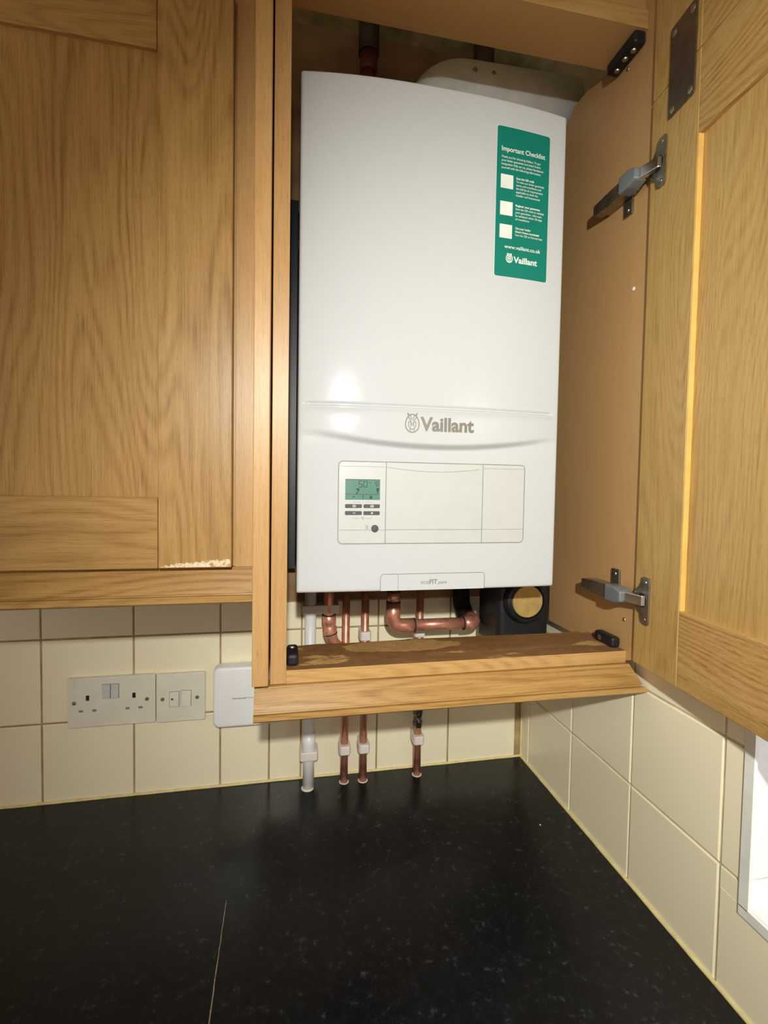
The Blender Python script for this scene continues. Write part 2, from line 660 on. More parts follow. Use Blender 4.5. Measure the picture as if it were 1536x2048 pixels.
# bottom board: front strip only, the back was cut out for the pipes
mb = MB()
back = [(425.5, -262), (430, -250), (470, -245), (520, -247), (600, -244), (610, -241), (640, -243), (760, -245), (850, -247), (908, -244)]
pp = [(p[0], p[1]) for p in back] + [(908, YF), (425.5, YF)]
mb.prism(pp, 'Z', 331, 348, 0)
o = mb.build('bottom_board', [oakFH, boardTop], cab)
for p in o.data.polygons:
    if p.normal.z > .9 or p.normal.y > .3:
        p.material_index = 1
mb = MB()
mb.box(425.5, 908, YF, -266, 1217, 1242, .6)
o = mb.build('top_board', [beechH, oakFH], cab)
for p in o.data.polygons:
    if p.normal.y < -.5:
        p.material_index = 1
mb = MB()
mb.box(425.5, 908, -334, -316, 1242, 1290, .5)
mb.build('top_rail', beechH, cab)
# pelmet below: sloping face with a bead; mitred right end
prof = [(-322, 330.5), (-345, 330.5), (-361.5, 306.5), (-358.5, 305), (-359.5, 303.5), (-364.5, 303.5), (-367.5, 301), (-367.5, 298), (-364.5, 295.5), (-322, 295.5)]


def mitred(mb, prof, x0, xr, k):
    """prism whose right end leans out with the profile (mitre)"""
    v0 = [mb.bm.verts.new((x0, p[0], p[1])) for p in prof]
    v1 = [mb.bm.verts.new((xr + (-340 - p[0]) * k, p[0], p[1])) for p in prof]
    mb.bm.faces.new(v0)
    mb.bm.faces.new(v1[::-1])
    n = len(prof)
    for i in range(n):
        mb.bm.faces.new((v0[i], v1[i], v1[(i + 1) % n], v0[(i + 1) % n]))
    bmesh.ops.recalc_face_normals(mb.bm, faces=mb.bm.faces[:])


mb = MB()
mitred(mb, prof, 387, 907, .62)
mb.build('pelmet', oakH, cab)

# open door, hinged on the right side panel; local frame: s along the door, t towards the cabinet interior side, z up
HP = Vector((902, -362, 341))
ang = math.atan2(-.09766, -.99522)
DM = Matrix.Translation(HP) @ Matrix.Rotation(math.atan2(-.99522, -.09766), 4, 'Z')   # local +x runs along the door
# local +y for this rotation points to +X side (outer face); inner face is at local y = 0


def dbox(mb, s0, s1, t0, t1, z0, z1, bev=.8, mi=0):
    mb.box(s0, s1, t0, t1, z0 - 341, z1 - 341, bev, mi, DM)


DS = 495
mb = MB()
dbox(mb, 0, 87, 0, 20, 341, 1099.4)                      # hinge stile
dbox(mb, DS - 87, DS, 0, 20, 341, 1099.4)
dbox(mb, 87.3, DS - 87.3, 0.4, 20, 341, 435, .8, 1)       # bottom rail
dbox(mb, 87.3, DS - 87.3, 0.4, 20, 1001, 1099.4, .8, 1)   # top rail
door = mb.build('door', [oakDV, oakDH], cab)
mb = MB()
dbox(mb, 84, DS - 84, 7, 15, 430, 1006, .3)
mb.build('door_panel', oakDV, door)
mb = MB()
dbox(mb, 87, 88.2, .6, 7.5, 435, 1001, .2)                 # paler strip along the stile's inner reveal
mb.build('reveal_strip', edgeM, door)
mb = MB()
dbox(mb, 0, 87, 0, 20, 1101, 1300)
dbox(mb, DS - 87, DS, 0, 20, 1101, 1300)
dbox(mb, 87.3, DS - 87.3, 0.4, 20, 1101, 1194, .8, 1)
dbox(mb, 84, DS - 84, 7, 15, 1190, 1298, .3)
mb.build('upper_door_section', [oakDV, oakDH], door)
# steel plate joining the two door sections
mb = MB()
pl_ = [(p[0], p[1] - 341) for p in rrect(34, 80, 1053, 1164, 3, 3)]
mb.prism(pl_, 'Y', -2, -.05, bev=.4, M=DM, seg=1)
jp = mb.build('joining_plate', plateMet, door)
for s_, z_ in ((41, 1061), (73, 1061), (41, 1155), (73, 1155)):
    t = MB().lathe([(.1, -3.4), (2.4, -3.2), (4.2, -2.4), (4.6, -1.9)], (s_, 0, z_ - 341), 'Y', 16)
    t.bm.transform(DM)
    t.build('plate_screw', screwM, door)


def hinge(zc, lo, hi):
    """concealed cabinet hinge: arm on the side panel, link, cup plate on the door"""
    # mounting plate on the panel (x = 908 face)
    mb = MB()
    mb.box(904.5, 908, -324, -306, zc + lo, zc + hi, 1.2)
    mb.lathe([(3.6, 0), (3, -1.2), (.3, -1.4)], (904.4, -315, zc + (hi - 7 if hi > 20 else lo + 7)), 'X', 14)
    mb.box(900, 908, -330, -270, zc - 8, zc + 8, 1.2)
    h = mb.build('hinge', steel, cab)
    # arm, tapering to the back
    mb = MB()
    pts = [(-344, 10.5), (-290, 9.5), (-262, 7.5), (-262, -7.5), (-290, -9.5), (-344, -10.5)]
    t = [(p[0], zc + p[1]) for p in pts]
    mb.prism(t, 'X', 884, 902, bev=1.5)
    mb.build('hinge_arm', steel, h)
    mb = MB()
    t = [(p[0], zc + p[1]) for p in [(-360, 7.5), (-355, 9.5), (-346, 12), (-326, 12), (-326, -12), (-346, -12), (-355, -9.5), (-360, -7.5)]]
    mb.prism(t, 'X', 879, 899, bev=2.5)
    mb.build('hinge_cap', greyPl, h)
    mb = MB()
    mb.prism([(884, -352), (892, -350), (901, -380), (905, -385), (898, -388), (893, -386)], 'Z', zc - 7, zc + 7, bev=1.0)
    mb.build('hinge_link', chrome, h)
    # cup plate on the door's inner face
    mb = MB()
    zz = zc - 341
    out = [(15, zz + 24), (15, zz + 30), (20, zz + 32), (30, zz + 32), (33, zz + 29), (33, zz - 29), (30, zz - 32), (22, zz - 32), (16, zz - 29), (13, zz - 18)]
    out += [(18 + 19 * math.cos(math.radians(a)), zz + 19 * math.sin(math.radians(a))) for a in (245, 220, 195, 165, 140, 115)]
    mb.prism(out, 'Y', -2.4, -.05, bev=.7, M=DM)
    t = MB()
    t.lathe([(14, -2.6), (13.2, -2.5), (12, .6), (11, .6)], (18, 0, zz), 'Y', 24)
    for dz in (-25, 25):
        t.lathe([(.2, -3.4), (2.6, -3.3), (3.3, -2.3)], (25, 0, zz + dz), 'Y', 12)
    t.bm.transform(DM)
    me = bpy.data.meshes.new('x')
    t.bm.to_mesh(me)
    mb.bm.from_mesh(me)
    mb.build('cup_plate', steel, h)
    mb = MB()
    zz = zc - 341
    t = MB()
    t.lathe([(.1, -2.9), (10, -2.9), (10, -2.6)], (19, 0, zz), 'Y', 24)
    t.bm.transform(DM)
    me = bpy.data.meshes.new('x')
    t.bm.to_mesh(me)
    mb.bm.from_mesh(me)
    mb.build('cup_hollow', blackM, h)


hinge(432, -14, 31)
hinge(1008, -31, 14)


def block(name, x0, x1, y0, y1, z0, z1, sc):
    mb = MB()
    mb.box(x0, x1, y0, y1, z0, z1, 4.5, 0, None, 4)
    b = mb.build(name, blackM, cab)
    for cx, cy, cz, ax in sc:
        m2 = MB().lathe([(4.2, 0), (3.4, 1.4), (.3, 1.8)] if ax != '-' else [(4.2, 0), (3.4, -1.4), (.3, -1.8)], (cx, cy, cz), {'-': 'Z', 'Z': 'Z', 'X': 'X', 'Y': 'Y'}[ax], 14)
        m2.build('bracket_screw', screwM, b)
    return b


block('corner_bracket', 893, 907.9, -329, -285, 348.1, 364, [(892.8, -300, 356, 'X')])
block('corner_bracket', 425.7, 441, -330, -286, 348.1, 364, [(433, -300, 364, 'Z')])
block('corner_bracket', 889, 907.9, -338, -276, 1199, 1216.9, [(898, -324, 1199, '-'), (896, -309, 1199, '-'), (898, -289, 1199, '-')])
for y_, z_ in ((-337 + 8, 868), (-334, 392), (-300, 1195)):
    MB().lathe([(3, 0), (2.4, -1.0), (.3, -1.2)], (907.9, y_, z_), 'X', 14).build('cover_cap', screwM if z_ != 868 else clipM, cab)

# ------------------------------------------------------------------ left cabinet
lc = thing('wall_cabinet', 'closed oak wall cabinet with a worn white patch at its door corner', 'cabinet', (120, -160, 474))
mb = MB()
mb.box(-240, 383.5, -300, -4, 474, 1290, .6)
mb.build('carcass', oakFV, lc)
mb = MB()
mb.box(359.5, 384, -306, -300.1, 474, 1290, .6)
mb.build('filler_strip', oakFV, lc)
LX0, LX1 = -142, 357
mb = MB()
YD0, YD1 = -321, -301
mb.box(LX1 - 86, LX1, YD0, YD1, 476, 1177, 1.2)
mb.box(LX0, LX0 + 86, YD0, YD1, 476, 1177, 1.2)
mb.box(LX0 + 86.3, LX1 - 86.5, YD0 + .4, YD1, 476, 563, 1.2, 1)
mb.box(LX0 + 86.3, LX1 - 86.5, YD0 + .4, YD1, 1089, 1177, 1.2, 1)
ld_ = mb.build('door', [oakV, oakH], lc)
mb = MB()
mb.box(LX0 + 82, LX1 - 82, YD0 + 6, YD1 - 4, 560, 1092, .3)
mb.build('door_panel', oakV, ld_)
# worn patch, ragged along the bottom of the stile
mb = MB()
wm, nt, bs = newmat('worn_patch')
tc = N(nt, 'ShaderNodeTexCoord').outputs['Object']
f = noise(nt, tc, 130, 4, .7)
nt.links.new(ramp(nt, f, [(.38, lin((176, 136, 84))), (.52, lin((226, 206, 172))), (.7, lin((236, 224, 204)))]), bs.inputs['Base Color'])
bs.inputs['Roughness'].default_value = .5
n_ = 44
rr = random.Random(3)
xa, xb = LX1 - 84, LX1 - 1.4
top = [(xa + (xb - xa) * i / n_, 477.4 + (1.2 + 8.0 * (i / n_) ** .8 + rr.uniform(-1.4, 1.8)) * (1 if i > 2 else .5)) for i in range(n_ + 1)]
for i in range(n_):
    (x0, z0), (x1, z1) = top[i], top[i + 1]
    mb.poly([(x0, YD0 - .15, 477.2), (x1, YD0 - .15, 477.2), (x1, YD0 - .15, z1), (x0, YD0 - .15, z0)])
mb.build('worn_patch', wm, ld_)
prof2 = [(-290, 473.6), (-304, 473.6), (-319, 443), (-316, 441.8), (-316.6, 440.4), (-321.5, 440.4), (-324.5, 437), (-324.5, 433), (-321.5, 430.5), (-290, 430.5)]
mb = MB()
mb.prism([(p[0], p[1]) for p in prof2], 'X', -240, 384.6)
mb.build('pelmet', oakH, lc)

# ------------------------------------------------------------------ boiler
BX0, BX1, BZ0, BZ1 = 438.4, 827.5, 430.7, 1131
BC = (BX0 + BX1) / 2
BH = (BX1 - BX0) / 2


def sm(t):
    t = max(0, min(1, t))
    return t * t * (3 - 2 * t)


def front_y(x, z):
    """the moulded front panel: bowed upper part over a flatter lower part, one bead line"""
    t = min(1, abs(x - BC) / BH)
    b = 1 - t ** 2.5
    zc = 653 - 16 * (1 - min(1, abs(x - 635) / 170) ** 2)
    k = sm((z - zc + 5) / 10)
    d = 3.5 * b * (1 - k) + 13.5 * b * k
    if BX0 + 9 < x < BX1 - 12:
        e = min(1, (x - BX0 - 9) / 4, (BX1 - 12 - x) / 4)
        d -= 2.4 * e * math.exp(-((z - 692 - .0) / 1.9) ** 2)
        d += 1.2 * e * math.exp(-((z - 688 - .0) / 1.9) ** 2)
    return -276.5 - d


boiler = thing('boiler', 'white combi boiler with a green checklist sticker inside the open oak cabinet', 'boiler', (633, -140, 430.7))
mb = MB()
mb.prism([(BX0 + 3, BZ0 + 6), (BX1 - 3, BZ0 + 6), (BX1 - 3, 1000), (BX1 - 12, 1006), (BX1 - 12, BZ1 - 2), (BX0 + 14, BZ1 - 2), (BX0 + 14, 1006), (BX0 + 3, 1000)], 'Y', -239, -8, bev=1)
mb.build('casing', plain('dark_casing', (30, 30, 31), .6), boiler)
mb = MB()
# grid with rounded rim
re = 4.0
xs = [BX0 + re + (BX1 - BX0 - 2 * re) * i / 120 for i in range(121)]
zs = []
z = BZ0 + re
while z < BZ1 - re:
    zs.append(z)
    z += .8 if 683 < z < 697 else (1.6 if 622 < z < 668 else 6)
zs.append(BZ1 - re)
rim = [(re - re * math.cos(a), re * math.sin(a)) for a in [math.radians(90 * i / 5) for i in range(1, 6)]]
colx = [(x, 0.) for x in xs]
lft = [(BX0 + re - r[1], r[0]) for r in rim]
rgt = [(BX1 - re + r[1], r[0]) for r in rim]
colx = lft[::-1] + colx + rgt
rowz = [(BZ0 + re - r[1], r[0]) for r in rim][::-1] + [(z, 0.) for z in zs] + [(BZ1 - re + r[1], r[0]) for r in rim]
grid = []
for z, dz in rowz:
    grid.append([mb.bm.verts.new((x, front_y(x, z) + dx + dz, z)) for x, dx in colx])
nr, nc = len(grid), len(grid[0])
for j in range(nr - 1):
    for i in range(nc - 1):
        mb.bm.faces.new((grid[j][i], grid[j][i + 1], grid[j + 1][i + 1], grid[j + 1][i])).smooth = True
loop = [grid[0][i] for i in range(nc)] + [grid[j][nc - 1] for j in range(1, nr)] + [grid[nr - 1][i] for i in range(nc - 2, -1, -1)] + [grid[j][0] for j in range(nr - 2, 0, -1)]
bk = [mb.bm.verts.new((v.co.x, -240, v.co.z)) for v in loop]
n = len(loop)
for i in range(n):
    mb.bm.faces.new((loop[(i + 1) % n], loop[i], bk[i], bk[(i + 1) % n]))
bmesh.ops.recalc_face_normals(mb.bm, faces=mb.bm.faces[:])
fp = mb.build('front_panel', white, boiler)
mb = MB()
mb.box(427, 441.2, -46, -3, 424, 1088, 1)
mb.box(824, 838, -46, -3, 424, 1088, 1)
mb.box(441, 825, -7.6, -3, 1040, 1088, 1)
mb.build('gap_dark_frame', blackM, boiler)  # black frame added so the gap beside the boiler reads dark


def on_front(off):
    return lambda x, z: front_y(x, z) - off


def strip(mb, pts, w, off, mi=0, closed=False, yf=None, joinw=False):
    """line of width w along (x,z) points on the front surface"""
    yf = yf or on_front(off)
    n = len(pts)
    Lf, Rt = [], []
    for i in range(n):
        a = pts[(i - 1) % n] if closed or i else pts[i]
        b = pts[(i + 1) % n] if closed or i < n - 1 else pts[i]
        d = Vector((b[0] - a[0], b[1] - a[1]))
        d.normalize()
        nx, nz = -d.y * w / 2, d.x * w / 2
        for lst, s_ in ((Lf, 1), (Rt, -1)):
            x, z = pts[i][0] + nx * s_, pts[i][1] + nz * s_
            lst.append(mb.bm.verts.new((x, yf(x, z), z)))
    for i in range(n if closed else n - 1):
        j = (i + 1) % n
        mb.bm.faces.new((Lf[i], Lf[j], Rt[j], Rt[i])).material_index = mi


def dense(pts, step=6, closed=False):
    out = []
    n = len(pts)
    for i in range(n if closed else n - 1):
        a, b = pts[i], pts[(i + 1) % n]
        k = max(1, int(math.hypot(b[0] - a[0], b[1] - a[1]) / step))
        out += [(a[0] + (b[0] - a[0]) * q / k, a[1] + (b[1] - a[1]) * q / k) for q in range(k)]
    if not closed:
        out.append(pts[-1])
    return out


def slab(mb, x0, x1, z0, z1, off, r=0, rs=None, mi=0, top=None, depth=3):
    """raised plate following the front surface; each edge dropped back by depth"""
    nx = max(2, int((x1 - x0) / 8))
    nz = max(2, int((z1 - z0) / 10))
    X = [x0 + (x1 - x0) * i / nx for i in range(nx + 1)]
    Zt = [z0 + (z1 - z0) * j / nz for j in range(nz + 1)]
    G = [[mb.bm.verts.new((x, front_y(x, z) - off, z)) for x in X] for z in Zt]
    if rs:                                        # round chosen outer corners a little
        for (j, i, sx, sz) in rs:
            G[j][i].co.x += sx * 1.6
            G[j][i].co.z += sz * 1.6
    for j in range(nz):
        for i in range(nx):
            mb.bm.faces.new((G[j][i], G[j][i + 1], G[j + 1][i + 1], G[j + 1][i])).material_index = mi
    lp = G[0] + [G[j][nx] for j in range(1, nz + 1)] + [G[nz][i] for i in range(nx - 1, -1, -1)] + [G[j][0] for j in range(nz - 1, 0, -1)]
    b = [mb.bm.verts.new((v.co.x, v.co.y + depth, v.co.z)) for v in lp]
    for i in range(len(lp)):
        k = (i + 1) % len(lp)
        mb.bm.faces.new((lp[k], lp[i], b[i], b[k])).material_index = mi


CX0, CX1, CZ0, CZ1 = 494.5, 773.5, 499, 614.5
# shadow gap around the control panel: a dark recess ring, real geometry just proud of the enamel
mb = MB()
strip(mb, dense(rrect(CX0, CX1, CZ0, CZ1, 6, 5), 6, True), 1.1, .14, closed=True)
mb.build('panel_gap', lineM, boiler)
ctl = MB()
slab(ctl, CX0 + 1, 561, CZ0 + 1, CZ1 - 1, .55, rs=[(0, 0, 1, 1), (-1, 0, 1, -1)])
ctl = ctl.build('control_panel', whitePl, boiler)
mb = MB()
slab(mb, 562, 706, CZ0 + 1, CZ1 - 1, .55)
fd = mb.build('flap_cover', whitePl, boiler)
mb = MB()
slab(mb, 707, CX1 - 1, CZ0 + 1, CZ1 - 1, .55, rs=[(0, -1, -1, 1), (-1, -1, -1, -1)])
fc = mb.build('blank_cover', whitePl, boiler)


def seam(pts, w, off, name, parent):
    m_ = MB()
    strip(m_, pts, w, off)
    return m_.build(name, lineM, parent)


seam(dense([(CX0 + 1.5, 518.5), (560.5, 518.5)]), .5, .75, 'seam', ctl)
seam(dense([(CX0 + 1.5, 607.5), (560.5, 607.5)]), .35, .75, 'seam', ctl)
seam(dense([(562, 519), (706, 519)]), .6, .75, 'seam', fd)
seam([(562.5 + i * 6, 607.5 - 5.5 * (1 - abs((562.5 + i * 6 - 634) / 72) ** 2)) for i in range(24)], .5, .75, 'seam', fd)
seam(dense([(707.5, 519), (CX1 - 1.5, 519)]), .4, .75, 'seam', fc)
seam(dense([(707.5, 608.5), (CX1 - 1.5, 608.5)]), .35, .75, 'seam', fc)
seam(dense([(561.5, CZ0), (561.5, CZ1)]), 1.0, .3, 'panel_gap', boiler)
seam(dense([(706.5, CZ0), (706.5, CZ1)]), 1.0, .3, 'panel_gap', boiler)

# display
mb = MB()
slab(mb, 504, 553, 561, 589.5, .9)
lcd = mb.build('display', lcdM, ctl)
mb = MB()
o1 = on_front(1.1)


def seg7(mb, x, z, w, h, segs, t):
    S = {'a': [(0, 1), (1, 1)], 'b': [(1, 1), (1, .5)], 'c': [(1, .5), (1, 0)], 'd': [(0, 0), (1, 0)], 'e': [(0, .5), (0, 0)], 'f': [(0, 1), (0, .5)], 'g': [(0, .5), (1, .5)]}
    for s_ in segs:
        a, b = S[s_]
        strip(mb, [(x + a[0] * w, z + a[1] * h), (x + b[0] * w, z + b[1] * h)], t, 1.1)


seg7(mb, 522.8, 579, 4.8, 8, 'afgcd', .9)
seg7(mb, 529.8, 579, 4.8, 8, 'abcdef', .9)
text_into(mb, '°C', 536.6, 583.6, 3.8, o1)
strip(mb, dense([(504.5, 568.6), (551, 568.6)]), .45, 1.1)
strip(mb, [(529, 568.6), (529, 561.4)], .7, 1.1)
strip(mb, [(504, 589.2), (553, 589.2)], .8, 1.1)
for poly in ([(518.5, 576.5), (523.5, 577), (523.5, 572)], [(518.8, 569.2), (521.6, 569.2), (521, 573.6)], [(547.5, 577.5), (552, 577.5), (549.6, 569)],
             [(513.5, 564), (516, 566.6), (518, 565)], [(538.6, 566.6), (541.8, 566.6), (541.8, 562.6), (538.6, 562.6)]):
    mb.poly([(p[0], o1(*p), p[1]) for p in poly])
strip(mb, [(545.5, 587.5), (548.0, 579)], .6, 1.1)
strip(mb, [(548, 586.5), (551.5, 586.5), (550.8, 580), (548.8, 580), (548, 586.5)], .6, 1.1)
mb.build('display_reading', lcdInk, lcd)
# keys
for (x0, x1, z0, z1, sym) in ((504, 527.6, 549.6, 554.8, 'box'), (530, 553, 549.6, 554.8, 'box'), (504, 527.6, 539.8, 545, '-'), (530, 553, 539.8, 545, '+')):
    mb = MB()
    fy = front_y((x0 + x1) / 2, z0)
    mb.prism(rrect(x0, x1, z0, z1, 1.0, 3), 'Y', fy - 1.5, fy - .3, bev=.2, seg=1)
    key = mb.build('key', darkKey, ctl)
    mb = MB()
    xm, zm = (x0 + x1) / 2 + (.8 if x0 < 510 else .3), (z0 + z1) / 2
    if sym == 'box':
        strip(mb, rrect(xm - 2, xm + 2, zm - 1.3, zm + 1.3, .6, 2), .55, 1.9, closed=True)
        strip(mb, [(xm - .9, zm), (xm + .9, zm)], .6, 1.9)
    else:
        strip(mb, [(xm - 1.7, zm), (xm + 1.7, zm)], .8, 1.9)
        if sym == '+':
            strip(mb, [(xm, zm - 1.5), (xm, zm + 1.5)], .8, 1.92)
    mb.build('key_symbol', paper, key)
mb = MB()
strip(mb, [(515.5, 557.9), (525.5, 557.9)], .4, .8)
strip(mb, [(532, 557.9), (542, 557.9)], .4, .8)
strip(mb, [(528.8, 556.6), (528.8, 559.4)], .5, .8)
strip(mb, [(515.8, 537.6), (515.8, 534.8), (524.6, 534.8)], .4, .8)
strip(mb, [(541.6, 537.6), (541.6, 534.8), (533, 534.8)], .4, .8)
strip(mb, [(527, 537), (530.2, 532.8)], .8, .8)
strip(mb, [(530.6, 535.6), (529.4, 536.8)], .8, .8)
for a, b in (((532.8, 526.6), (534.7, 522.6)), ((537.4, 526.6), (535.3, 522.6)), ((534.2, 519.6), (535, 525.2)), ((535.9, 519.6), (535.1, 525.2)), ((533, 519.6), (534, 522)), ((537, 519.6), (536.2, 522))):
    strip(mb, [a, b], .4, .8)
mb.build('printed_marks', logoM, ctl)
y_ = front_y(546, 521)
MB().lathe([(5.0, 0), (5.0, -2.4), (4.4, -2.9), (.2, -3.1)], (546.3, y_ - .5, 520.8), 'Y', 28).build('reset_button', darkKey, ctl)

# bottom badge flap
mb = MB()
slab(mb, 556.5, 712, 431.6, 454.5, .5, rs=[(-1, 0, 1.4, -.6), (-1, -1, -.8, -.8)])
bf = mb.build('badge_flap', white, boiler)
mb = MB()
strip(mb, dense([(555.5, 431.5), (555.8, 451), (558.5, 455.4), (710, 455.4), (712.6, 453), (712.6, 431.8)]), .7, .7)
strip(mb, dense([(581.5, 431.5), (581.5, 454.6)]), .5, .7)
mb.build('seam', lineM, bf)
mb = MB()
text_into(mb, 'eco', 615.2, 440.3, 12.2, on_front(.8), bold=-.004)
text_into(mb, 'FIT', 628, 440.3, 11.8, on_front(.8), bold=.025)
text_into(mb, 'pure', 641, 440.3, 13.2, on_front(.8), bold=.012, shear=.25, size=6.2)
mb.build('badge_text', logoM, bf)

# maker's name on the enamel with its round emblem


def emblem(mb, cx, cz, w, h, off, mi=0, t=1.2):
    egg = []
    for i in range(28):
        a = 2 * math.pi * i / 28
        egg.append((cx + w / 2 * math.sin(a) * (1 - .12 * math.cos(a)), cz + h / 2 * math.cos(a)))
    k = .001
    strip(mb, egg, t, off, mi, True)
    u = w / 20.
    v = h / 27.
    for ear in ([(-7.4, 15.5), (-5.6, 9), (-1.6, 2.5)], [(7.4, 15.5), (5.6, 9), (1.6, 2.5)], [(-7.4, 15.5), (-2.4, 10.5), (-.8, 5)], [(7.4, 15.5), (2.4, 10.5), (.8, 5)]):
        strip(mb, [(cx + a * u, cz + b * v) for a, b in ear], t * .75, off, mi)
    for ln in ([(-5, 3), (-5.4, -3), (-3.6, -7), (0, -9.5), (3.6, -7), (5.4, -3), (5, 3)], [(-5, 3), (-1.6, 1), (0, -3), (1.6, 1), (5, 3)], [(-1.6, 1), (-2.2, -5)], [(1.6, 1), (2.2, -5)], [(-3, -8), (-3, -11.5)], [(3, -8), (3, -11.5)]):
        strip(mb, [(cx + a * u, cz + b * v) for a, b in ln], t * .7, off, mi)


mb = MB()
emblem(mb, 595.6, 669, 19.5, 25, .3, 0, 1.6)
text_into(mb, 'Vaillant', 607, 659.6, 80, on_front(.3), bold=.034, size=26.5)
mb.build('maker_name', logoM, boiler)

# green checklist sticker
SX0, SX1, SZ0, SZ1 = 712.3, 797.8, 884.5, 1093.5


def sticker(mb, x0, x1, z0, z1, r, off, mi=0):
    """rounded rectangle draped on the front as horizontal bands"""
    band = []
    K = 8
    levels = sorted(set([z0 + r * (1 - math.cos(math.radians(90 * i / K))) for i in range(K + 1)] + [z0 + r + (z1 - z0 - 2 * r) * i / 24 for i in range(25)] + [z1 - r * (1 - math.cos(math.radians(90 * i / K))) for i in range(K + 1)]))
    for z in levels:
        q = 0
        if z < z0 + r:
            q = r - math.sqrt(max(0, r * r - (z0 + r - z) ** 2))
        elif z > z1 - r:
            q = r - math.sqrt(max(0, r * r - (z - z1 + r) ** 2))
        band.append([mb.bm.verts.new((x, front_y(x, z) - off, z)) for x in [x0 + q + (x1 - x0 - 2 * q) * i / 16 for i in range(17)]])
    for j in range(len(band) - 1):
        for i in range(16):
            mb.bm.faces.new((band[j][i], band[j][i + 1], band[j + 1][i + 1], band[j + 1][i])).material_index = mi


mb = MB()
sticker(mb, SX0 - .5, SX1 + .5, SZ0 - .5, SZ1 + .5, 3.6, .15, 1)
sticker(mb, SX0, SX1, SZ0, SZ1, 3.2, .25, 0)
st = mb.build('checklist_sticker', [teal, paper], boiler)
mb = MB()
o2 = on_front(.75)
text_into(mb, 'Important Checklist', 719.3, 1059.5, 70.5, o2, bold=.02, size=9.4)
for i, (s_, w_) in enumerate((('Thank you for choosing Vaillant. To get', 63), ('your boiler guarantee and smart home', 63), ('integration fully set up, please familiarise', 68), ('yourself with the following information.', 64))):
    text_into(mb, s_, 719.3, 1050 - i * 5.0, w_, o2, size=4.2, bold=.008)
for i, (s_, w_, b_) in enumerate((('Scan the QR code', 29, .03), ('To view our boiler guarantee', 46, .008), ('terms and conditions and', 41, .008), ('the full list of requirements', 44, .008), ('applicable to both the', 36, .008), ('installer and homeowner', 40, .008))):
    text_into(mb, s_, 743.3, 1023 - i * 4.75, w_, o2, size=4.1, bold=b_)
for i, (s_, w_, b_) in enumerate((('Register your guarantee', 40, .03), ('Scan the QR code to validate', 47, .008), ('your guarantee - this must', 43, .008), ('be validated within 30 days', 44, .008), ('of installation', 23, .008))):
    text_into(mb, s_, 743.3, 985 - i * 4.75, w_, o2, size=4.1, bold=b_)
for i, (s_, w_, b_) in enumerate((('Get your boiler', 25, .03), ('Smart Home connected', 39, .03), ('Scan the QR to find out how', 45, .008))):
    text_into(mb, s_, 743.8, 953.2 - i * 4.75, w_, o2, size=4.1, bold=b_)
text_into(mb, 'www.vaillant.co.uk', 727, 924.5, 59, o2, bold=.014, size=7.4)
text_into(mb, 'Vaillant', 742, 905.8, 39, o2, bold=.03, size=12)
emblem(mb, 735.3, 911, 9.5, 12, .75, 0, 1.3)
mb.build('sticker_text', paper, st)
mb = MB()
for z_ in (1008, 970.5, 938.5):
    sticker(mb, 719, 738.7, z_, z_ + 19.3, .4, .5)
mb.build('white_squares', paper, st)

# flue elbow and pipe leaving to the right above the boiler
fl = thing('flue_pipe', 'white round flue elbow above the boiler running to the right wall', 'flue', (640, -105, 1131))
mb = MB()
path = bend([(670, -105, 1131.2), (670, -105, 1267), (927.4, -108, 1272)], 60, 14)
mb.tube(path, 52, 64)
fe = mb.build('flue_elbow', flueM, fl)
mb = MB()
mb.lathe([(70, 0), (70, 6), (58, 10), (55, 14)], (670, -105, 1131.2), n=40)
mb.build('flue_collar', flueM, fl)
for x_ in (727, 760):
    an = math.radians(8)
    d = Vector((0, -math.cos(an), math.sin(an)))
    p = Vector((x_, -106, 1269)) + d * 51
    MB().tube([p, p + d * 2.5], [4.2, 3.4], 14).build('flue_screw', screwM, fl)


# ------------------------------------------------------------------ pipes
def pipe_thing(name, label, cat, base, group=None):
    return thing(name, label, cat, base, group)


# white condensate pipe
wp = thing('waste_pipe', 'white plastic waste pipe dropping into the black worktop left of the copper pipes', 'pipe', (470, -33, 0))
mb = MB()
mb.tube([(470, -33, -6), (470, -33, 80), (471, -33, 430.6)], 10.8, 28)
mb.build('pipe_length', whitePipe, wp)
mb = MB()
mb.tube([(470, -33, 62), (470, -33, 110)], 12.6, 28)
mb.build('pipe_socket', whitePipe, wp)
mb = MB()
mb.lathe([(12, .05), (12, 1.0), (10.9, 1.8)], (468.5, -35, 0), n=28)
mb.build('rosette', clipM, wp)


def copper_pipe(x, y, label, top=430.6, group=None):
    p = thing('copper_pipe', label, 'pipe', (x, y, 0), group)
    mb = MB()
    mb.tube([(x, y, -6), (x, y, top)], 7.5, 24)
    mb.build('pipe_length', copper, p)
    mb = MB()
    mb.lathe([(9.6, .05), (9.6, .7), (7.8, 1.0)], (x, y, 0), n=24)
    mb.build('rosette', clipM, p)
    return p


copper_pipe(539, -27, 'thin copper pipe entering the worktop, leftmost of the three copper ones')
copper_pipe(576, -29, 'thin copper pipe entering the worktop, middle one of the three')
c4 = copper_pipe(686, -28, 'thin copper pipe with a chrome valve, right of the other two')
mb = MB()
mb.lathe([(7.6, 0), (9.5, 1), (10.5, 4), (10.5, 12), (8.8, 14), (8.8, 24), (10.5, 27), (11, 40), (8, 44)], (686, -28, 98), n=6)
v = mb.build('valve', plain('aged_chrome', (120, 116, 104), .25, .9, .5, 80, .4), c4)
MB().lathe([(4.5, 0), (4.5, -9), (3.6, -10.5), (.3, -10.5)], (686, -37, 118), 'Y', 16).build('valve_screw', chrome, v)


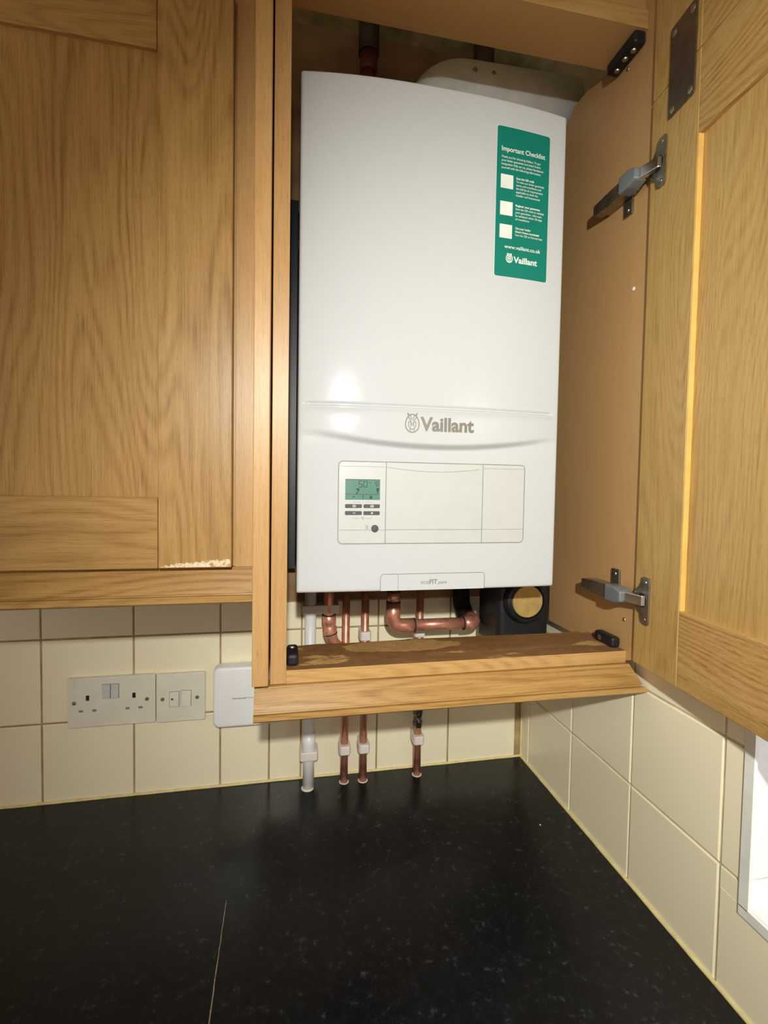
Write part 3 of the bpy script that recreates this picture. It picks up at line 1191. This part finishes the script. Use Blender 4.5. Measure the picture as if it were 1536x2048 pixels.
def make_clip(name, label, r, group=None):
    """hinged plastic pipe clip, base on the wall (local origin = wall point)"""
    t = bpy.data.objects.new(name, None)
    COL.objects.link(t)
    t.location = W(0, 0, 0)
    tag(t, label, 'clip', group)
    mb = MB()
    w = r + 3.6
    mb.box(-w * .8, w * .8, -14, 0, -8, 8, 1.5)
    mb.build('clip_base', clipM, t)
    mb = MB()
    out = arc(0, -28, w, 200, 340, 12) + arc(0, -20, w, 20, 160, 10)
    fr = -28 - w - 3.5
    out = [(-w, fr + 5), (-w + 3, fr), (w - 3, fr), (w, fr + 5), (w, -16), (w - 3, -13), (-w + 3, -13), (-w, -16)]
    sc = (r + 3) / 11
    out = [(p[0], p[1]) for p in out]
    mb.prism(out, 'Z', -8.5, 8.5, bev=1.6)
    mb.build('clip_jaw', clipM, t)
    return t


def place(t, x, z):
    t.location = W(x, -.2, z)
    return t


proto = make_clip('pipe_clip', 'small white plastic clip on the leftmost thin copper pipe below the cabinet', 7.5, 'white pipe clips')
place(proto, 539, 69)
for x, z, lab in ((576.5, 69, 'small white plastic clip on the middle copper pipe below the cabinet'),
                  (686, 76, 'small white plastic clip just under the chrome valve'),
                  (576, 290, 'small white plastic clip inside the cabinet behind its bottom board, left of the elbow'),
                  (684, 292, 'small white plastic clip inside the cabinet below the horizontal copper pipe')):
    c = copy_tree(proto)
    place(c, x, z)
    c['label'] = lab
cw = make_clip('pipe_clip', 'larger white plastic clip holding the white waste pipe below the cabinet', 14, 'white pipe clips')
place(cw, 470, 68)

# double clip holding the waste pipe and the fat copper pipe
dc = thing('pipe_clip', 'wide white double clip holding the waste pipe and fat copper pipe together', 'clip', (489, -1, 337), 'white pipe clips')
mb = MB()
mb.box(455, 524, -46, -15, 338, 354, 2)
mb.build('clip_jaw', clipM, dc)
mb = MB()
mb.box(462, 516, -16, .6, 340, 352, 1.5)
mb.build('clip_base', clipM, dc)

# fat copper pipe with fittings curving behind the bottom board
fp_ = thing('copper_pipe', 'fat soldered copper pipe bending behind the bottom board beside the waste pipe', 'pipe', (505, -40, 250))
mb = MB()
mb.tube([(504, -36, 430.6), (505, -36, 338), (506, -37, 310)], 10.6, 28)
mb.build('pipe_length', copper, fp_)
mb = MB()
pth = [(505, -36, 334), (505, -36, 332), (505.5, -36, 318), (506, -36, 316), (506.2, -36, 312), (506.6, -36, 310), (508, -36, 297), (508.5, -36, 294), (513, -35, 280), (524, -33, 268), (548, -33, 262)]
rr_ = [11, 13.4, 13.4, 12.2, 12.2, 13.2, 13.2, 12.6, 12.2, 12, 12]
mb.tube(pth, rr_, 28)
el = mb.build('elbow', copper, fp_)
MB().tube([(508.2, -36, 298.2), (508.6, -36, 296.4)], 13.5, 28).build('solder_ring', solder, el)
MB().tube([(505, -36, 334.5), (505, -36, 332.5)], 13.2, 28).build('solder_ring', solder, el)

# horizontal copper pipe with two elbows
hp = thing('copper_pipe', 'fat horizontal copper pipe with soldered elbows under the boiler', 'pipe', (690, -80, 308))
mb = MB()
mb.tube([(620, -80, 430.6), (620, -80, 366)], 9.4, 28)
mb.tube([(650, -80, 320), (765, -80, 320)], 11.0, 28)
mb.build('pipe_length', copper, hp)
mb = MB()
mb.tube([(620, -80, 384), (620, -80, 383), (620, -80, 366), (620, -80, 365)], [9, 12, 12, 11], 28)
pth = bend([(620, -80, 366), (620, -80, 320), (660, -80, 320)], 20, 8)
mb.tube(pth, [13.2] * len(pth), 28)
e1 = mb.build('elbow', copper, hp)
for z_ in (385, 365.5):
    MB().tube([(620, -80, z_ - 1.2), (620, -80, z_ + 1.2)], 13.4 if z_ < 370 else 12.3, 28).build('solder_ring', solder, e1)
MB().tube([(659, -80, 320), (661.5, -80, 320)], 13.5, 28).build('solder_ring', solder, e1)
mb = MB()
pth = bend([(757, -80, 320), (783, -80, 320), (783, -44, 323)], 16, 8)
mb.tube(pth, 13.0, 28)
e2 = mb.build('elbow', copper, hp)
MB().tube([(756, -80, 320), (758, -80, 320)], 13.4, 28).build('solder_ring', solder, e2)
# black lagged pipe going up behind that elbow
mb = MB()
mb.tube(bend([(783, -26, 318), (773, -26, 345), (768, -30, 430.6)], 8, 5), [17] * 7 + [18], 24)
bp_ = mb.build('lagged_pipe', blackRough)
rebase(bp_, (783, -26, 322))
tag(bp_, 'black foam lagged pipe rising behind the end of the horizontal copper pipe', 'pipe')

# black magnetic filter with brass disc
mf = thing('magnetic_filter', 'black system filter with a round brass disc under the boiler', 'filter', (842, -110, 300))
mb = MB()
mb.prism([(p[0], p[1]) for p in rrect(797, 897, -150, -52, 12, 5)], 'Z', 292, 400, bev=2)
mb.build('filter_body', blackM, mf)
mb = MB()
mb.lathe([(43, 6), (41, -3), (37.5, -8), (34, -10), (32, -10), (31, -6), (30, -4), (.1, -4)], (847, -152, 378), 'Y', 48)
mb.build('filter_ring', blackM, mf)
mb = MB()
mb.lathe([(28.5, 2), (28.5, -3.5), (27.5, -4.3), (.1, -4.3)], (847, -158, 378), 'Y', 48)
bd = mb.build('brass_disc', brass, mf)
# old pipes at the ceiling
op = thing('copper_pipe', 'old dark copper pipe rising from behind the boiler to the ceiling', 'pipe', (562, -60, 1131))
MB().tube([(561, -60, 1131.2), (562, -60, 1435.8)], 12, 24).build('pipe_length', copperDark, op)
MB().tube([(562, -60, 1318), (562, -60, 1322), (562, -60, 1350)], [13, 15.5, 15.5], 24).build('pipe_socket', copperDark, op)
MB().tube([(562, -60, 1350), (562, -60, 1435.5)], 18.5, 24).build('pipe_collar', collarM, op)
op = thing('pipe_sleeve', 'short dark pipe sleeve at the ceiling above the white flue', 'pipe', (780, -60, 1350))
MB().tube([(778, -66, 1340), (778, -66, 1435.8)], 19, 24).build('sleeve', collarM, op)


# ------------------------------------------------------------------ wall sockets and box
def plate(mb, x0, x1, z0, z1, y=-9, r=3):
    mb.prism([(p[0], p[1]) for p in rrect(x0, x1, z0, z1, r, 4)], 'Y', y, -.4, bev=1.0)


ds = thing('double_socket', 'cream double wall socket with two switches on the tiled wall', 'socket', (118, 0, 138))
mb = MB()
plate(mb, 45, 191.3, 138, 227.5)
mb.build('faceplate', plateM, ds)
for x0, x1 in ((103, 115.5), (117, 129.5)):
    mb = MB()
    mb.box(x0 - .7, x1 + .7, -9.25, -8.5, 188, 214.8, 0)
    sw_ = mb.build('switch_surround', lineM, ds)
    mb = MB()
    mb.prism([(-9.1, 189), (-12.2, 189.4), (-10.4, 214), (-9.1, 214)], 'X', x0, x1, bev=.4)
    mb.build('rocker', whitePl, sw_)
for ex, lz in ((78, 0), (155, 0)):
    mb = MB()
    mb.box(ex - 2.7, ex + 2.7, -9.2, -8.5, 186.5, 196, 0)
    mb.build('earth_slot', blackM, ds)
    for dx in (-11, 11):
        mb = MB()
        mb.box(ex + dx - 3.5, ex + dx + 3.5, -9.2, -8.5, 166, 170, 0)
        mb.build('pin_slot', lineM, ds)
for sx in (56, 177):
    mb = MB()
    mb.lathe([(3.4, -9), (3.4, -9.8), (2.6, -10.6), (.1, -10.8)], (sx, 0, 183), 'Y', 16)
    mb.build('screw', screwM, ds)
fs = thing('fused_switch', 'cream square fused switch plate right beside the double socket', 'switch', (235, 0, 136))
mb = MB()
plate(mb, 192.6, 278, 136.5, 226.5)
mb.build('faceplate', plateM, fs)
mb = MB()
mb.box(215.2, 232.8, -9.25, -8.5, 164.2, 193.8, 0)
a_ = mb.build('carrier_surround', lineM, fs)
mb = MB()
mb.box(216, 232, -10.4, -9, 165, 193, .4)
mb.build('fuse_carrier', plateM, a_)
MB().lathe([(2, -10.3), (2, -10.9), (.1, -11)], (220.5, 0, 179.5), 'Y', 12).build('carrier_screw', collarM, a_)
mb = MB()
mb.box(235.2, 253.8, -9.25, -8.5, 164.2, 194.8, 0)
a_ = mb.build('switch_surround', lineM, fs)
mb = MB()
mb.prism([(-9.1, 165), (-12.4, 165.4), (-10, 194), (-9.1, 194)], 'X', 236, 253, bev=.4)
mb.build('rocker', plateM, a_)
for sx in (203.5, 264):
    mb = MB()
    mb.lathe([(3.4, -9), (3.4, -9.8), (2.6, -10.6), (.1, -10.8)], (sx, 0, 180), 'Y', 16)
    mb.build('screw', screwM, fs)

hb = thing('receiver_box', 'white rounded heating receiver box half hidden behind the cabinet corner', 'receiver', (350, 0, 130))
mb = MB()
mb.prism([(p[0], p[1]) for p in rrect(295, 405, 127, 240, 12, 7)], 'Y', -30, -.5, bev=5, seg=4)
b_ = mb.build('cover', boxM, hb, smooth=True)
mb = MB()
text_into(mb, 'Honeywell', 329, 180, 25, lambda x, z: -30.25, size=4.8, bold=.02)
text_into(mb, 'Home', 356, 180, 14, lambda x, z: -30.25, size=4.8, bold=0)
mb.build('maker_name', logoM, b_)
MB().lathe([(3, 0), (3, -3), (2, -3.4), (.1, -3.4)], (347, -25.5, 132.5), 'Y', 16).build('screw', screwM, hb)
